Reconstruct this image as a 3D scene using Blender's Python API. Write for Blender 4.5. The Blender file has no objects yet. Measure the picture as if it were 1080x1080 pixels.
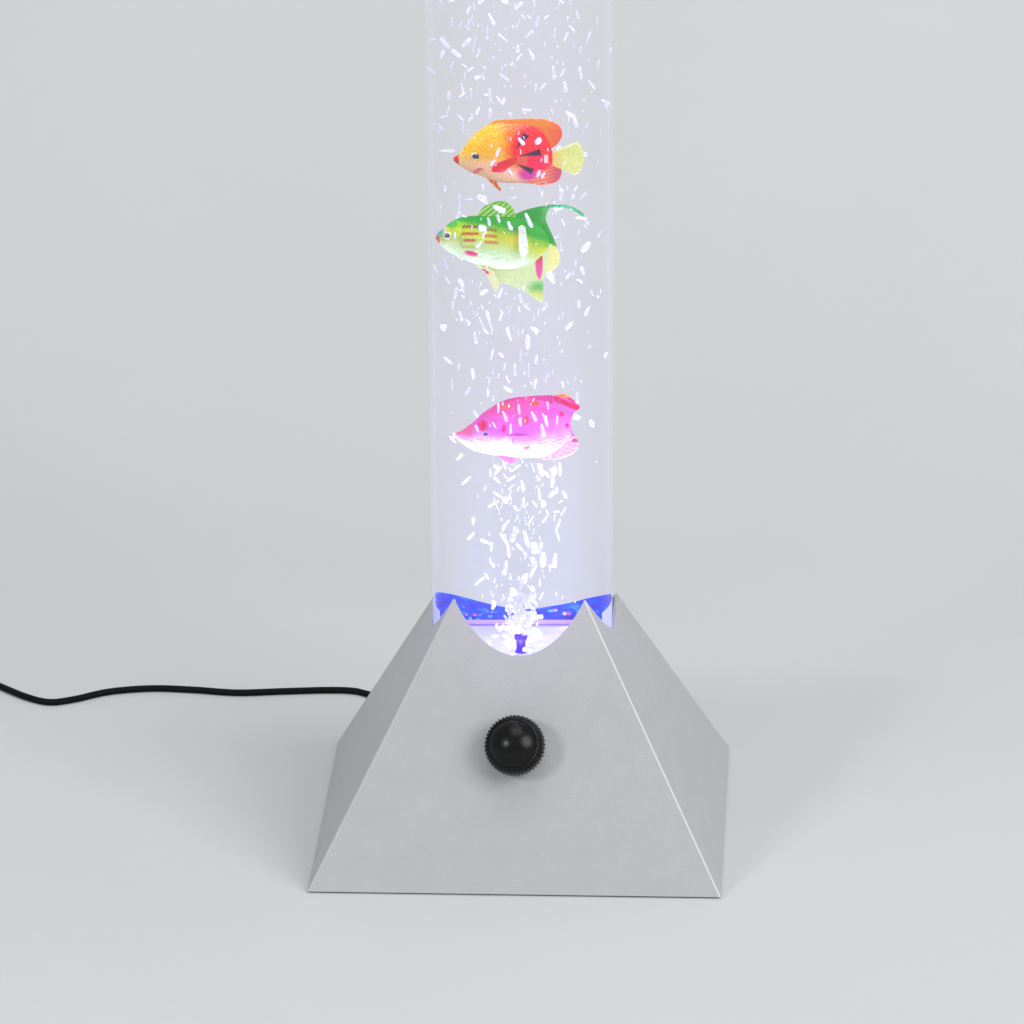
import bpy, bmesh, math, random
from mathutils import Vector, Matrix, noise
random.seed(7)
sc = bpy.context.scene
COL = sc.collection
PI = math.pi

# ------------------------------------------------------------------ sizes (metres)
A = 0.08                       # half side of the pyramid base
H = 1.8662 * A                 # height its faces would meet at
R = 0.4451 * A                 # tube radius
LIFT = 0.0008                  # the base stands on small feet
# ------------------------------------------------------------------ camera
F = 6.5363
CAM = Vector((1.5314 * A, -30.8592 * A, 12.4562 * A))
yaw, pitch, roll = -0.0512, 0.3374, -0.0056
fw = Vector((math.sin(yaw) * math.cos(pitch), math.cos(yaw) * math.cos(pitch), -math.sin(pitch)))
r0 = Vector((math.cos(yaw), -math.sin(yaw), 0))
u0 = r0.cross(fw)
RT = r0 * math.cos(roll) + u0 * math.sin(roll)
UP = -r0 * math.sin(roll) + u0 * math.cos(roll)
cd = bpy.data.cameras.new('camera')
cd.sensor_width = 36; cd.lens = 36 * F; cd.clip_start = 0.05; cd.clip_end = 60
cam = bpy.data.objects.new('camera', cd); COL.objects.link(cam)
m = Matrix((RT, UP, -fw)).transposed().to_4x4(); m.translation = CAM
cam.matrix_world = m
sc.camera = cam

def ray(px, py):
    return fw + RT * ((px - 540) / 1080 / F) + UP * ((540 - py) / 1080 / F)
def on_y(px, py, y):           # where a sight line meets the upright plane at depth y
    d = ray(px, py); return CAM + d * ((y - CAM.y) / d.y)
def on_z(px, py, z):
    d = ray(px, py); return CAM + d * ((z - CAM.z) / d.z)
def pix(p):
    d = p - CAM; z = d.dot(fw)
    return 540 + 1080 * F * d.dot(RT) / z, 540 - 1080 * F * d.dot(UP) / z
PXM = A / 211.0                # metres per photo pixel at the tube axis

# ------------------------------------------------------------------ helpers
def lin(c):
    return tuple(((v / 255) / 12.92 if v / 255 <= .04045 else ((v / 255 + .055) / 1.055) ** 2.4) for v in c)
def mat(name):
    mt = bpy.data.materials.new(name); mt.use_nodes = True
    nt = mt.node_tree; nt.nodes.clear()
    out = nt.nodes.new('ShaderNodeOutputMaterial')
    return mt, nt, out
def N(nt, t, **kw):
    n = nt.nodes.new(t)
    for k, v in kw.items():
        if k in n.inputs: n.inputs[k].default_value = v
        else: setattr(n, k, v)
    return n
def principled(name, col, rough=.5, spec=.5, metal=0, noise_amt=0, noise_scale=200, bump=0, bump_scale=900, coat=0):
    mt, nt, out = mat(name)
    p = N(nt, 'ShaderNodeBsdfPrincipled', **{'Roughness': rough, 'Specular IOR Level': spec, 'Metallic': metal, 'Coat Weight': coat})
    p.inputs['Base Color'].default_value = (*col, 1)
    nt.links.new(p.outputs[0], out.inputs[0])
    tc = N(nt, 'ShaderNodeTexCoord')
    if noise_amt:
        n = N(nt, 'ShaderNodeTexNoise', Scale=noise_scale, Detail=6, Roughness=.65)
        nt.links.new(tc.outputs['Object'], n.inputs['Vector'])
        cr = N(nt, 'ShaderNodeValToRGB')
        cr.color_ramp.elements[0].position = .3; cr.color_ramp.elements[1].position = .7
        cr.color_ramp.elements[0].color = (*[c * (1 - noise_amt) for c in col], 1)
        cr.color_ramp.elements[1].color = (*[min(1, c * (1 + noise_amt)) for c in col], 1)
        nt.links.new(n.outputs[0], cr.inputs[0]); nt.links.new(cr.outputs[0], p.inputs['Base Color'])
    if bump:
        n = N(nt, 'ShaderNodeTexNoise', Scale=bump_scale, Detail=3)
        nt.links.new(tc.outputs['Object'], n.inputs['Vector'])
        b = N(nt, 'ShaderNodeBump', Strength=bump, Distance=.0004)
        nt.links.new(n.outputs[0], b.inputs['Height']); nt.links.new(b.outputs[0], p.inputs['Normal'])
    return mt
def glow(name, col, s, base=None):
    mt, nt, out = mat(name)
    p = N(nt, 'ShaderNodeBsdfPrincipled', Roughness=.4)
    p.inputs['Base Color'].default_value = (*(base or col), 1)
    p.inputs['Emission Color'].default_value = (*col, 1); p.inputs['Emission Strength'].default_value = s
    nt.links.new(p.outputs[0], out.inputs[0]); return mt

def link(name, bm, mt, parent=None, smooth=True, origin=None):
    me = bpy.data.meshes.new(name)
    if origin is not None:
        bmesh.ops.translate(bm, verts=bm.verts, vec=-origin)
    bm.normal_update(); bm.to_mesh(me); bm.free()
    if smooth:
        for p in me.polygons: p.use_smooth = True
    me.materials.append(mt)
    o = bpy.data.objects.new(name, me); COL.objects.link(o)
    if parent is not None: o.parent = parent
    return o
def tag(o, label, cat, group=None):
    o['label'] = label; o['category'] = cat
    if group: o['group'] = group
    return o
def empty(name, loc=(0, 0, 0)):
    o = bpy.data.objects.new(name, None); o.empty_display_size = .01; o.location = loc; COL.objects.link(o); return o
def lathe(bm, prof, seg=96, M=None, teeth=None):
    rings = []
    for i, (r, z) in enumerate(prof):
        ring = []
        for k in range(seg):
            a = 2 * PI * k / seg
            rr = r + (teeth(i, k) if teeth else 0)
            v = Vector((rr * math.cos(a), rr * math.sin(a), z))
            ring.append(bm.verts.new(M @ v if M else v))
        rings.append(ring)
    for a, b in zip(rings, rings[1:]):
        for k in range(seg):
            bm.faces.new((a[k], a[(k + 1) % seg], b[(k + 1) % seg], b[k]))
    return rings
def box(bm, x0, x1, y0, y1, z0, z1):
    vs = [bm.verts.new((x, y, z)) for x in (x0, x1) for y in (y0, y1) for z in (z0, z1)]
    for f in ((0, 1, 3, 2), (4, 6, 7, 5), (0, 4, 5, 1), (2, 3, 7, 6), (0, 2, 6, 4), (1, 5, 7, 3)):
        bm.faces.new([vs[i] for i in f])
def interp(pts, x):
    if x <= pts[0][0]: return pts[0][1]
    for i in range(len(pts) - 1):
        (xa, ya), (xb, yb) = pts[i], pts[i + 1]
        if x <= xb:
            t = (x - xa) / (xb - xa)
            ma = (yb - pts[i - 1][1]) / (xb - pts[i - 1][0]) if i else (yb - ya) / (xb - xa)
            mb = (pts[i + 2][1] - ya) / (pts[i + 2][0] - xa) if i + 2 < len(pts) else (yb - ya) / (xb - xa)
            h = xb - xa
            return ((2*t**3 - 3*t*t + 1) * ya + (t**3 - 2*t*t + t) * h * ma + (-2*t**3 + 3*t*t) * yb + (t**3 - t*t) * h * mb)
    return pts[-1][1]
def along(pts, t):             # point on a polyline by arc share, Catmull-Rom smoothed
    n = len(pts) - 1; f = min(max(t, 0), 1) * n; i = min(int(f), n - 1); t = f - i
    P = [pts[max(i - 1, 0)], pts[i], pts[i + 1], pts[min(i + 2, n)]]
    return tuple(.5 * (2*P[1][k] + (P[2][k] - P[0][k]) * t + (2*P[0][k] - 5*P[1][k] + 4*P[2][k] - P[3][k]) * t*t
                       + (3*P[1][k] - P[0][k] - 3*P[2][k] + P[3][k]) * t**3) for k in range(len(P[0])))
def sm(a, b, x):
    t = min(max((x - a) / (b - a), 0), 1); return t * t * (3 - 2 * t)
def mix(c, d, t): return tuple(a + (b - a) * t for a, b in zip(c, d))

# ------------------------------------------------------------------ materials
M_paper = principled('paper', (.612, .616, .622), .9, .1, noise_amt=.014, noise_scale=4, bump=.12, bump_scale=500)
M_shell = principled('silver_paint', (.424, .424, .427), .42, .5, noise_amt=.032, noise_scale=85, bump=.4, bump_scale=1100)
M_ridge_hi = principled('ridge_highlight_right', (.60, .60, .60), .35)  # ridge highlight put into the colour, brighter on the right than the left
M_ridge_hi2 = principled('ridge_highlight_left', (.50, .50, .50), .4)
M_dark = principled('dark_plate', (.03, .03, .03), .8)
M_black = principled('black_plastic', (.005, .005, .005), .33, .22, bump=.05, bump_scale=700)
M_cap = principled('black_gloss', (.005, .005, .005), .27, .22)
M_cable = principled('black_cable', (.004, .004, .005), .6, .12)
M_lilac = glow('lilac_trim', lin((175, 140, 255)), .55)
M_violet = glow('violet_trim', lin((120, 90, 235)), .5)
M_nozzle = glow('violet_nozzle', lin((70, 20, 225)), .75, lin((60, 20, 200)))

# added panel; its uneven blue glow stands for LED light on the rear wall
M_panel, nt, out = mat('blue_glow_panel')
p = N(nt, 'ShaderNodeBsdfPrincipled', **{'Roughness': .6, 'Specular IOR Level': .1})
tc = N(nt, 'ShaderNodeTexCoord'); mp = N(nt, 'ShaderNodeMapping'); mp.inputs['Scale'].default_value = (110, 40, 210)
n = N(nt, 'ShaderNodeTexNoise', Scale=1.0, Detail=4, Roughness=.6)
cr = N(nt, 'ShaderNodeValToRGB'); e = cr.color_ramp.elements
e[0].position = .36; e[0].color = (*lin((50, 10, 190)), 1)
e[1].position = .47; e[1].color = (*lin((0, 55, 255)), 1)
for pos, c in ((.54, (0, 75, 255)), (.60, (20, 150, 250)), (.67, (120, 60, 235))):
    q = e.new(pos); q.color = (*lin(c), 1)
nt.links.new(tc.outputs['Object'], mp.inputs[0]); nt.links.new(mp.outputs[0], n.inputs['Vector']); nt.links.new(n.outputs[0], cr.inputs[0])
nt.links.new(cr.outputs[0], p.inputs['Emission Color']); p.inputs['Emission Strength'].default_value = .95
p.inputs['Base Color'].default_value = (.0, .005, .08, 1)
nt.links.new(p.outputs[0], out.inputs[0])

# lavender glowing plug
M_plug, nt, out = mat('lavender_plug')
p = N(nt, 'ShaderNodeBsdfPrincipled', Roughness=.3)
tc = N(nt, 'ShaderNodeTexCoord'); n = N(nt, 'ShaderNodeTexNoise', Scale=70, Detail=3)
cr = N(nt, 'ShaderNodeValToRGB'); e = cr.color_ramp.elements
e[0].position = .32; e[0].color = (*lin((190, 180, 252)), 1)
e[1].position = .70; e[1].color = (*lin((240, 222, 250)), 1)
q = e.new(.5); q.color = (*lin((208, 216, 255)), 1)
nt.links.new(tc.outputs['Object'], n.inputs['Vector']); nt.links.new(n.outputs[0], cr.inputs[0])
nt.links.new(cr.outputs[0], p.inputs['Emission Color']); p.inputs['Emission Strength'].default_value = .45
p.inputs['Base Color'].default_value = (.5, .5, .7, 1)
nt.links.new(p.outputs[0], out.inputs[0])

M_collar = glow('lavender_edge_glow', lin((150, 150, 245)), .45, (.45, .47, .8))
def clear(name, ior, rough, tint, volume=None, gloss=1.0, haze=0.0):
    mt, nt, out = mat(name)
    t = N(nt, 'ShaderNodeBsdfTransparent'); t.inputs[0].default_value = (*tint, 1)
    g = N(nt, 'ShaderNodeBsdfGlossy', Roughness=rough); g.inputs[0].default_value = (gloss, gloss, gloss, 1)
    lw = N(nt, 'ShaderNodeLayerWeight', Blend=.5)
    pw = N(nt, 'ShaderNodeMath', operation='POWER'); pw.inputs[1].default_value = 4.0
    f = N(nt, 'ShaderNodeMath', operation='MULTIPLY_ADD'); f.inputs[1].default_value = ior; f.inputs[2].default_value = .012
    nt.links.new(lw.outputs['Facing'], pw.inputs[0]); nt.links.new(pw.outputs[0], f.inputs[0])
    mx = N(nt, 'ShaderNodeMixShader')
    if haze:                   # long sight lines through the wall: milky acrylic lit from inside
        df = N(nt, 'ShaderNodeBsdfDiffuse'); df.inputs[0].default_value = (.93, .93, 1, 1)
        tl = N(nt, 'ShaderNodeBsdfTranslucent'); tl.inputs[0].default_value = (.93, .93, 1, 1)
        dm = N(nt, 'ShaderNodeMixShader'); gm = N(nt, 'ShaderNodeMixShader'); gm.inputs[0].default_value = haze
        nt.links.new(df.outputs[0], dm.inputs[1]); nt.links.new(tl.outputs[0], dm.inputs[2])
        nt.links.new(g.outputs[0], gm.inputs[1]); nt.links.new(dm.outputs[0], gm.inputs[2]); g = gm
    nt.links.new(f.outputs[0], mx.inputs[0]); nt.links.new(t.outputs[0], mx.inputs[1]); nt.links.new(g.outputs[0], mx.inputs[2])
    nt.links.new(mx.outputs[0], out.inputs['Surface'])
    if volume:
        v = N(nt, 'ShaderNodeVolumePrincipled', Density=volume[0], Anisotropy=.0)
        v.inputs['Color'].default_value = (*volume[1], 1)
        nt.links.new(v.outputs[0], out.inputs['Volume'])
    return mt
M_tube = clear('clear_acrylic', .28, .03, (.997, .997, 1.0), haze=.6)
M_water = clear('lit_water', .06, .05, (1, 1, 1), (.95, (.955, .965, 1.0)))

M_bubble, nt, out = mat('white_bubble')
d = N(nt, 'ShaderNodeBsdfDiffuse'); d.inputs[0].default_value = (.88, .88, 1, 1)
t = N(nt, 'ShaderNodeBsdfTranslucent'); t.inputs[0].default_value = (.88, .88, 1, 1)
g = N(nt, 'ShaderNodeBsdfGlossy', Roughness=.15)
m1 = N(nt, 'ShaderNodeMixShader'); m1.inputs[0].default_value = .5
m2 = N(nt, 'ShaderNodeMixShader'); m2.inputs[0].default_value = .1
nt.links.new(d.outputs[0], m1.inputs[1]); nt.links.new(t.outputs[0], m1.inputs[2])
nt.links.new(m1.outputs[0], m2.inputs[1]); nt.links.new(g.outputs[0], m2.inputs[2]); tb = N(nt, 'ShaderNodeBsdfTransparent'); lw = N(nt, 'ShaderNodeLayerWeight', Blend=.5)
pw = N(nt, 'ShaderNodeMath', operation='POWER'); pw.inputs[1].default_value = 1.6
sc_ = N(nt, 'ShaderNodeMath', operation='MULTIPLY_ADD'); sc_.inputs[1].default_value = .78; sc_.inputs[2].default_value = .18
m3 = N(nt, 'ShaderNodeMixShader')
nt.links.new(lw.outputs['Facing'], pw.inputs[0]); nt.links.new(pw.outputs[0], sc_.inputs[0]); nt.links.new(sc_.outputs[0], m3.inputs[0])
nt.links.new(m2.outputs[0], m3.inputs[1]); nt.links.new(tb.outputs[0], m3.inputs[2]); nt.links.new(m3.outputs[0], out.inputs[0])

M_fish, nt, out = mat('painted_fish')          # paint pattern held in a colour attribute, fine scale relief
p = N(nt, 'ShaderNodeBsdfPrincipled', **{'Roughness': .38, 'Specular IOR Level': .2})
at = N(nt, 'ShaderNodeVertexColor'); at.layer_name = 'paint'
tr = N(nt, 'ShaderNodeBsdfTranslucent'); mx = N(nt, 'ShaderNodeMixShader'); mx.inputs[0].default_value = .22
tc = N(nt, 'ShaderNodeTexCoord'); vo = N(nt, 'ShaderNodeTexVoronoi', Scale=900)
b = N(nt, 'ShaderNodeBump', Strength=.7, Distance=.0005)
nt.links.new(tc.outputs['Object'], vo.inputs['Vector']); nt.links.new(vo.outputs['Distance'], b.inputs['Height'])
nt.links.new(b.outputs[0], p.inputs['Normal'])
nt.links.new(at.outputs[0], p.inputs['Base Color']); nt.links.new(at.outputs[0], tr.inputs[0])
nt.links.new(p.outputs[0], mx.inputs[1]); nt.links.new(tr.outputs[0], mx.inputs[2]); nt.links.new(mx.outputs[0], out.inputs[0])

# ------------------------------------------------------------------ setting: seamless paper
bm = bmesh.new()
prof = [(-3.6, 0), (-1.5, 0), (-.6, 0), (0, 0), (.30, 0)]
rc = .75
for k in range(1, 25):
    a = PI / 2 * k / 24; prof.append((.30 + rc * math.sin(a), rc - rc * math.cos(a)))
prof += [(.30 + rc, 1.6), (.30 + rc, 2.6)]
rows = []
for y, z in prof:
    rows.append([bm.verts.new((x, y, z)) for x in (-2.2, -1, 0, 1, 2.2)])
for a, b in zip(rows, rows[1:]):
    for i in range(4): bm.faces.new((a[i], a[i + 1], b[i + 1], b[i]))
bk = link('backdrop', bm, M_paper); bk['kind'] = 'structure'
bk['label'] = 'seamless pale grey paper sweep under and behind the lamp'

# ------------------------------------------------------------------ the lamp
lamp = empty('bubble_lamp')
tag(lamp, 'bubble lamp with a clear water tube rising from a silver pyramid base', 'lamp')

RC = R * 1.012; K = RC / math.sqrt(2)
ap = lambda x, y, s: Vector((x, y, H * (1 - s / A) + LIFT))   # point of the pyramid skin, s = max(|x|,|y|)
bm = bmesh.new()
cache = {}
def vv(p):
    k = tuple(round(c, 7) for c in p)
    if k not in cache: cache[k] = bm.verts.new(p)
    return cache[k]
def strip(low, high):
    for (a0, a1), (b0, b1) in zip(zip(low, low[1:]), zip(high, high[1:])):
        vs = [vv(a0), vv(a1), vv(b1), vv(b0)]
        u = []
        for v in vs:
            if v not in u: u.append(v)
        if len(u) > 2: bm.faces.new(u)
n = 48
def face(high, c0, c1):        # one skin face between its base corners and its cut upper edge, in 6 rows
    low = [c0.lerp(c1, i / (len(high) - 1)) for i in range(len(high))]
    prev = low
    for k in range(1, 7):
        cur = [a.lerp(b, k / 6) for a, b in zip(low, high)]
        strip(prev, cur); prev = cur
c = {s: ap(s[0] * A, s[1] * A, A) for s in ((-1, -1), (1, -1), (1, 1), (-1, 1))}
hi = []
for i in range(n + 1):
    x = -K + 2 * K * i / n; y = -math.sqrt(RC * RC - x * x); hi.append(ap(x, y, -y))
hi[0] = ap(-K, -K, K); hi[-1] = ap(K, -K, K)
face(hi, c[-1, -1], c[1, -1])
for sx in (1, -1):
    hi = []
    for i in range(n + 1):
        y = -K + (RC + K) * i / n
        x = math.sqrt(RC * RC - y * y) if y < 0 else RC
        hi.append(ap(sx * x, y, x))
    hi[0] = ap(sx * K, -K, K); hi[-1] = ap(sx * RC, RC, RC)
    face(hi, c[sx, -1], c[sx, 1])
hi = []
for i in range(n + 1):
    x = RC - 2 * RC * i / n; s = 1 - (x / RC) ** 2
    y = RC + .085 * A * s; hi.append(ap(x, y, y))
hi[0] = ap(RC, RC, RC); hi[-1] = ap(-RC, RC, RC)
face(hi, c[1, 1], c[-1, 1])
bmesh.ops.remove_doubles(bm, verts=bm.verts, dist=1e-6)
bmesh.ops.recalc_face_normals(bm, faces=bm.faces)
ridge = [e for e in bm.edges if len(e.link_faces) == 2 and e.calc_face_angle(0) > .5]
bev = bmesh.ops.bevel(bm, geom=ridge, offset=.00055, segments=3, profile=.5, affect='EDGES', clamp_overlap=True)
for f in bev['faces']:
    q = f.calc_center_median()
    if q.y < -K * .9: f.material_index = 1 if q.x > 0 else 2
shell = link('base_shell', bm, M_shell, lamp); shell.data.materials.append(M_ridge_hi); shell.data.materials.append(M_ridge_hi2)
if sum(p.normal.z for p in shell.data.polygons) < 0: shell.data.flip_normals()
so = shell.modifiers.new('thick', 'SOLIDIFY'); so.thickness = .0012; so.offset = -1
for p in shell.data.polygons: p.use_smooth = False
bm = bmesh.new(); box(bm, -A * .975, A * .975, -A * .975, A * .975, 0, LIFT + .0006)
link('bottom_plate', bm, M_dark, shell, smooth=False)

# tube with its wall, and the water in it
TOP = .60; ZB = 0.5 * A
bm = bmesh.new(); wl = .0012
prof = [(R, ZB), (R, TOP), (R - wl, TOP), (R - wl, ZB), (R, ZB)]
lathe(bm, prof, 128)
bmesh.ops.remove_doubles(bm, verts=bm.verts, dist=1e-7); bmesh.ops.recalc_face_normals(bm, faces=bm.faces)
tube = link('tube', bm, M_tube, lamp); tube.data.set_sharp_from_angle(angle=.6)
PLZ = 1.0 * A
RW = R - wl - .0002
bm = bmesh.new()
rings = lathe(bm, [(RW, PLZ + .0003), (RW, TOP - .02)], 128)
bm.faces.new(rings[0][::-1]); bm.faces.new(rings[1])
bmesh.ops.recalc_face_normals(bm, faces=bm.faces)
water = link('water', bm, M_water, lamp); water.data.set_sharp_from_angle(angle=.6)
water['label'] = 'clear water lit pale blue violet from below'

bm = bmesh.new()
rings = lathe(bm, [(R - .002, TOP - .018), (R + .0035, TOP - .018), (R + .0035, TOP + .018), (R + .002, TOP + .0195)], 96)
bm.faces.new(rings[0][::-1]); bm.faces.new(rings[-1])
cap = link('cap', bm, M_shell, lamp); cap.data.set_sharp_from_angle(angle=.6)  # unseen top of the tube, put in with the light below it

# plug closing the tube, added glow panel and nozzle on it
bm = bmesh.new()
rings = lathe(bm, [(RW, ZB), (RW, PLZ - .0012), (RW - .0012, PLZ)], 96)
for v in bm.verts: v.co.y = min(v.co.y, .05 * A + .0014)
bm.faces.new(rings[0][::-1]); bm.faces.new(rings[-1])
plug = link('plug', bm, M_plug, lamp); plug.data.set_sharp_from_angle(angle=.6)
YP = .05 * A; hw = math.sqrt((R - .0006) ** 2 - (YP + .0015) ** 2)
def panel_strip(rows_px, name, mt, parent, y, th, x0, x1, nn=60):
    bm = bmesh.new(); fr = []; bk_ = []
    for i in range(nn + 1):
        x = x0 + (x1 - x0) * i / nn
        px = pix(Vector((x, y, PLZ)))[0]
        ys = [r(px) for r in rows_px]
        zs = [on_y(px, q, y).z for q in ys]
        fr.append([bm.verts.new((x, y, z)) for z in zs]); bk_.append([bm.verts.new((x, y + th, z)) for z in zs])
    for i in range(nn):
        bm.faces.new((fr[i][0], fr[i][1], fr[i + 1][1], fr[i + 1][0])); bm.faces.new((bk_[i][0], bk_[i + 1][0], bk_[i + 1][1], bk_[i][1]))
        bm.faces.new((fr[i][1], bk_[i][1], bk_[i + 1][1], fr[i + 1][1])); bm.faces.new((fr[i][0], fr[i + 1][0], bk_[i + 1][0], bk_[i][0]))
    bm.faces.new((fr[0][0], bk_[0][0], bk_[0][1], fr[0][1])); bm.faces.new((fr[-1][0], fr[-1][1], bk_[-1][1], bk_[-1][0]))
    return link(name, bm, mt, parent, smooth=False)
edge = [(455, 625), (470, 626.5), (490, 631), (510, 636.5), (530, 641), (545, 643.5), (560, 643.5), (580, 640.5), (600, 637), (620, 632), (640, 628), (652, 627)]
panel = panel_strip([lambda x: 654.2, lambda x: interp(edge, x)], 'glow_panel', M_panel, lamp, YP, .0012, -hw, hw)
panel['label'] = 'bright blue glow at the foot of the tube'
panel_strip([lambda x: 658.2, lambda x: 654.0], 'trim', M_lilac, panel, YP - .0004, .0016, -hw * .985, hw * .985)
panel_strip([lambda x: 660.0, lambda x: 658.3], 'trim', M_violet, panel, YP - .0006, .0018, -hw * .985, hw * .985)
# added ring round the back of the tube, glowing for its lavender edge light
bm = bmesh.new(); ra = R - .0005; rb = []
for i in range(61):
    a = -.42 + (PI + .84) * i / 60
    x, y = ra * math.cos(a), ra * math.sin(a)
    zt = on_y(552, 632, 0).z - .62 * max(y - .02 * A, 0)
    rb.append((bm.verts.new((x, y, PLZ - .12 * A)), bm.verts.new((x, y, zt))))
for a, b in zip(rb, rb[1:]): bm.faces.new((a[0], b[0], b[1], a[1]))
col_ = link('edge_glow_ring', bm, M_collar, plug); col_.modifiers.new('thick', 'SOLIDIFY').thickness = .0003
leds = [(492, 648, 255, 150, 200), (496, 652, 90, 220, 255), (501, 648.5, 235, 110, 205), (506, 649, 60, 215, 255), (514, 645, 70, 225, 255), (518.5, 646, 240, 130, 200),
        (517, 650, 40, 190, 255), (489, 640, 170, 110, 240), (581, 644, 70, 215, 255), (586, 643.5, 240, 200, 240), (595.5, 647, 255, 250, 255), (600, 646.5, 215, 80, 215), (609, 645, 60, 190, 255), (504, 653, 30, 180, 255), (630, 645, 60, 150, 240)]
for k, (x, y, *cc) in enumerate(leds):
    bm = bmesh.new(); bmesh.ops.create_icosphere(bm, subdivisions=2, radius=1)
    w = .00042 * random.uniform(.7, 1.9)
    bmesh.ops.scale(bm, verts=bm.verts, vec=(w * random.uniform(1, 2.3), .0004, w))
    bmesh.ops.translate(bm, verts=bm.verts, vec=on_y(x, y, YP - .0002))
    link('led', bm, glow('led_light', lin(cc), .5, tuple(.12 * q for q in lin(cc))), panel)
# nozzle
bm = bmesh.new()
yn = -.30 * A; pn = on_y(549.5, 690, yn)
nr = 5.5 * PXM
lathe(bm, [(nr * 1.5, PLZ - .0005), (nr * 1.5, pn.z - .0005), (nr * 1.15, pn.z + .0008), (nr * .8, pn.z + 7 * PXM), (nr * .9, pn.z + 15 * PXM), (nr * 1.25, pn.z + 18 * PXM), (nr * 1.25, pn.z + 20.5 * PXM), (nr * .5, pn.z + 20.5 * PXM), (nr * .4, pn.z + 14 * PXM)], 32,
      Matrix.Translation((pn.x, yn, 0)))
nz = link('nozzle', bm, M_nozzle, plug); nz.data.set_sharp_from_angle(angle=.7)

# knob on the front face, turned to the face's normal
nf = Vector((0, -H, A)).normalized()
d = ray(546.5, 789); p0 = Vector((0, -A, LIFT))
pc = CAM + d * ((p0 - CAM).dot(nf) / d.dot(nf))
Mk = Matrix.Translation(pc) @ (nf + Vector((-.15, 0, .03))).normalized().to_track_quat('Z', 'Y').to_matrix().to_4x4()
kr = 31 * PXM * .97; seg = 46 * 8
def tooth(i, k):
    ph = (k % 8) / 8
    a = .5 + .5 * math.cos(2 * PI * ph)
    amp = (0, .5, 1, 1, 1, .9, .35, 0)[i]
    return .00085 * amp * (a ** .7 - .5)
bm = bmesh.new()
lathe(bm, [(kr * .55, -.002), (kr * .80, .0002), (kr * .93, .0022), (kr, .0050), (kr, .0082), (kr * .965, .0104), (kr * .90, .0117), (kr * .83, .0119)], seg, Mk, tooth)
knob = link('knob', bm, M_black, lamp); knob.data.set_sharp_from_angle(angle=1.0)
knob['label'] = 'round black knob with a knurled rim and glossy dome'
bm = bmesh.new(); cr_ = kr * .835; sag = .0047
Rs = (cr_ ** 2 + sag ** 2) / (2 * sag)
pr = []
for i in range(25):
    a = math.asin(cr_ / Rs) * (1 - i / 24 * .999); pr.append((Rs * math.sin(a), .0116 + Rs * math.cos(a) - (Rs - sag)))
rr = lathe(bm, pr, 96, Mk); bm.faces.new(rr[-1])
link('knob_cap', bm, M_cap, knob)

# power cord lying on the paper and into the back of the base
cr2 = .00138
pts = [(-420, 700), (-300, 690), (-200, 700), (-110, 690), (-50, 703), (-20, 715), (2, 724.5), (28, 735), (52, 740.5), (78, 737.5), (115, 729.5), (160, 726), (205, 727.5), (250, 730.5), (300, 729), (345, 727.8), (372, 728.6), (390, 732.5)]
P = [on_z(x, y, cr2 * 1.02) for x, y in pts]
P += [Vector((-.62 * A, 1.42 * A, .004)), Vector((-.45 * A, 1.25 * A, .009)), Vector((-.33 * A, 1.02 * A, .013)), Vector((-.28 * A, .85 * A, .016))]
path = [Vector(along(P, i / 260)) for i in range(261)]
bm = bmesh.new(); rings = []
for i, q in enumerate(path):
    t = (path[min(i + 1, 260)] - path[max(i - 1, 0)]).normalized()
    s = t.cross(Vector((0, 0, 1))).normalized(); w = s.cross(t)
    rings.append([bm.verts.new(q + (s * math.cos(a) + w * math.sin(a)) * cr2) for a in [2 * PI * k / 14 for k in range(14)]])
for a, b in zip(rings, rings[1:]):
    for k in range(14): bm.faces.new((a[k], a[(k + 1) % 14], b[(k + 1) % 14], b[k]))
bm.faces.new(rings[0][::-1]); bm.faces.new(rings[-1])
cord = link('power_cord', bm, M_cable, lamp)
cord['label'] = 'thin black cord trailing over the paper from behind the base'

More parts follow.
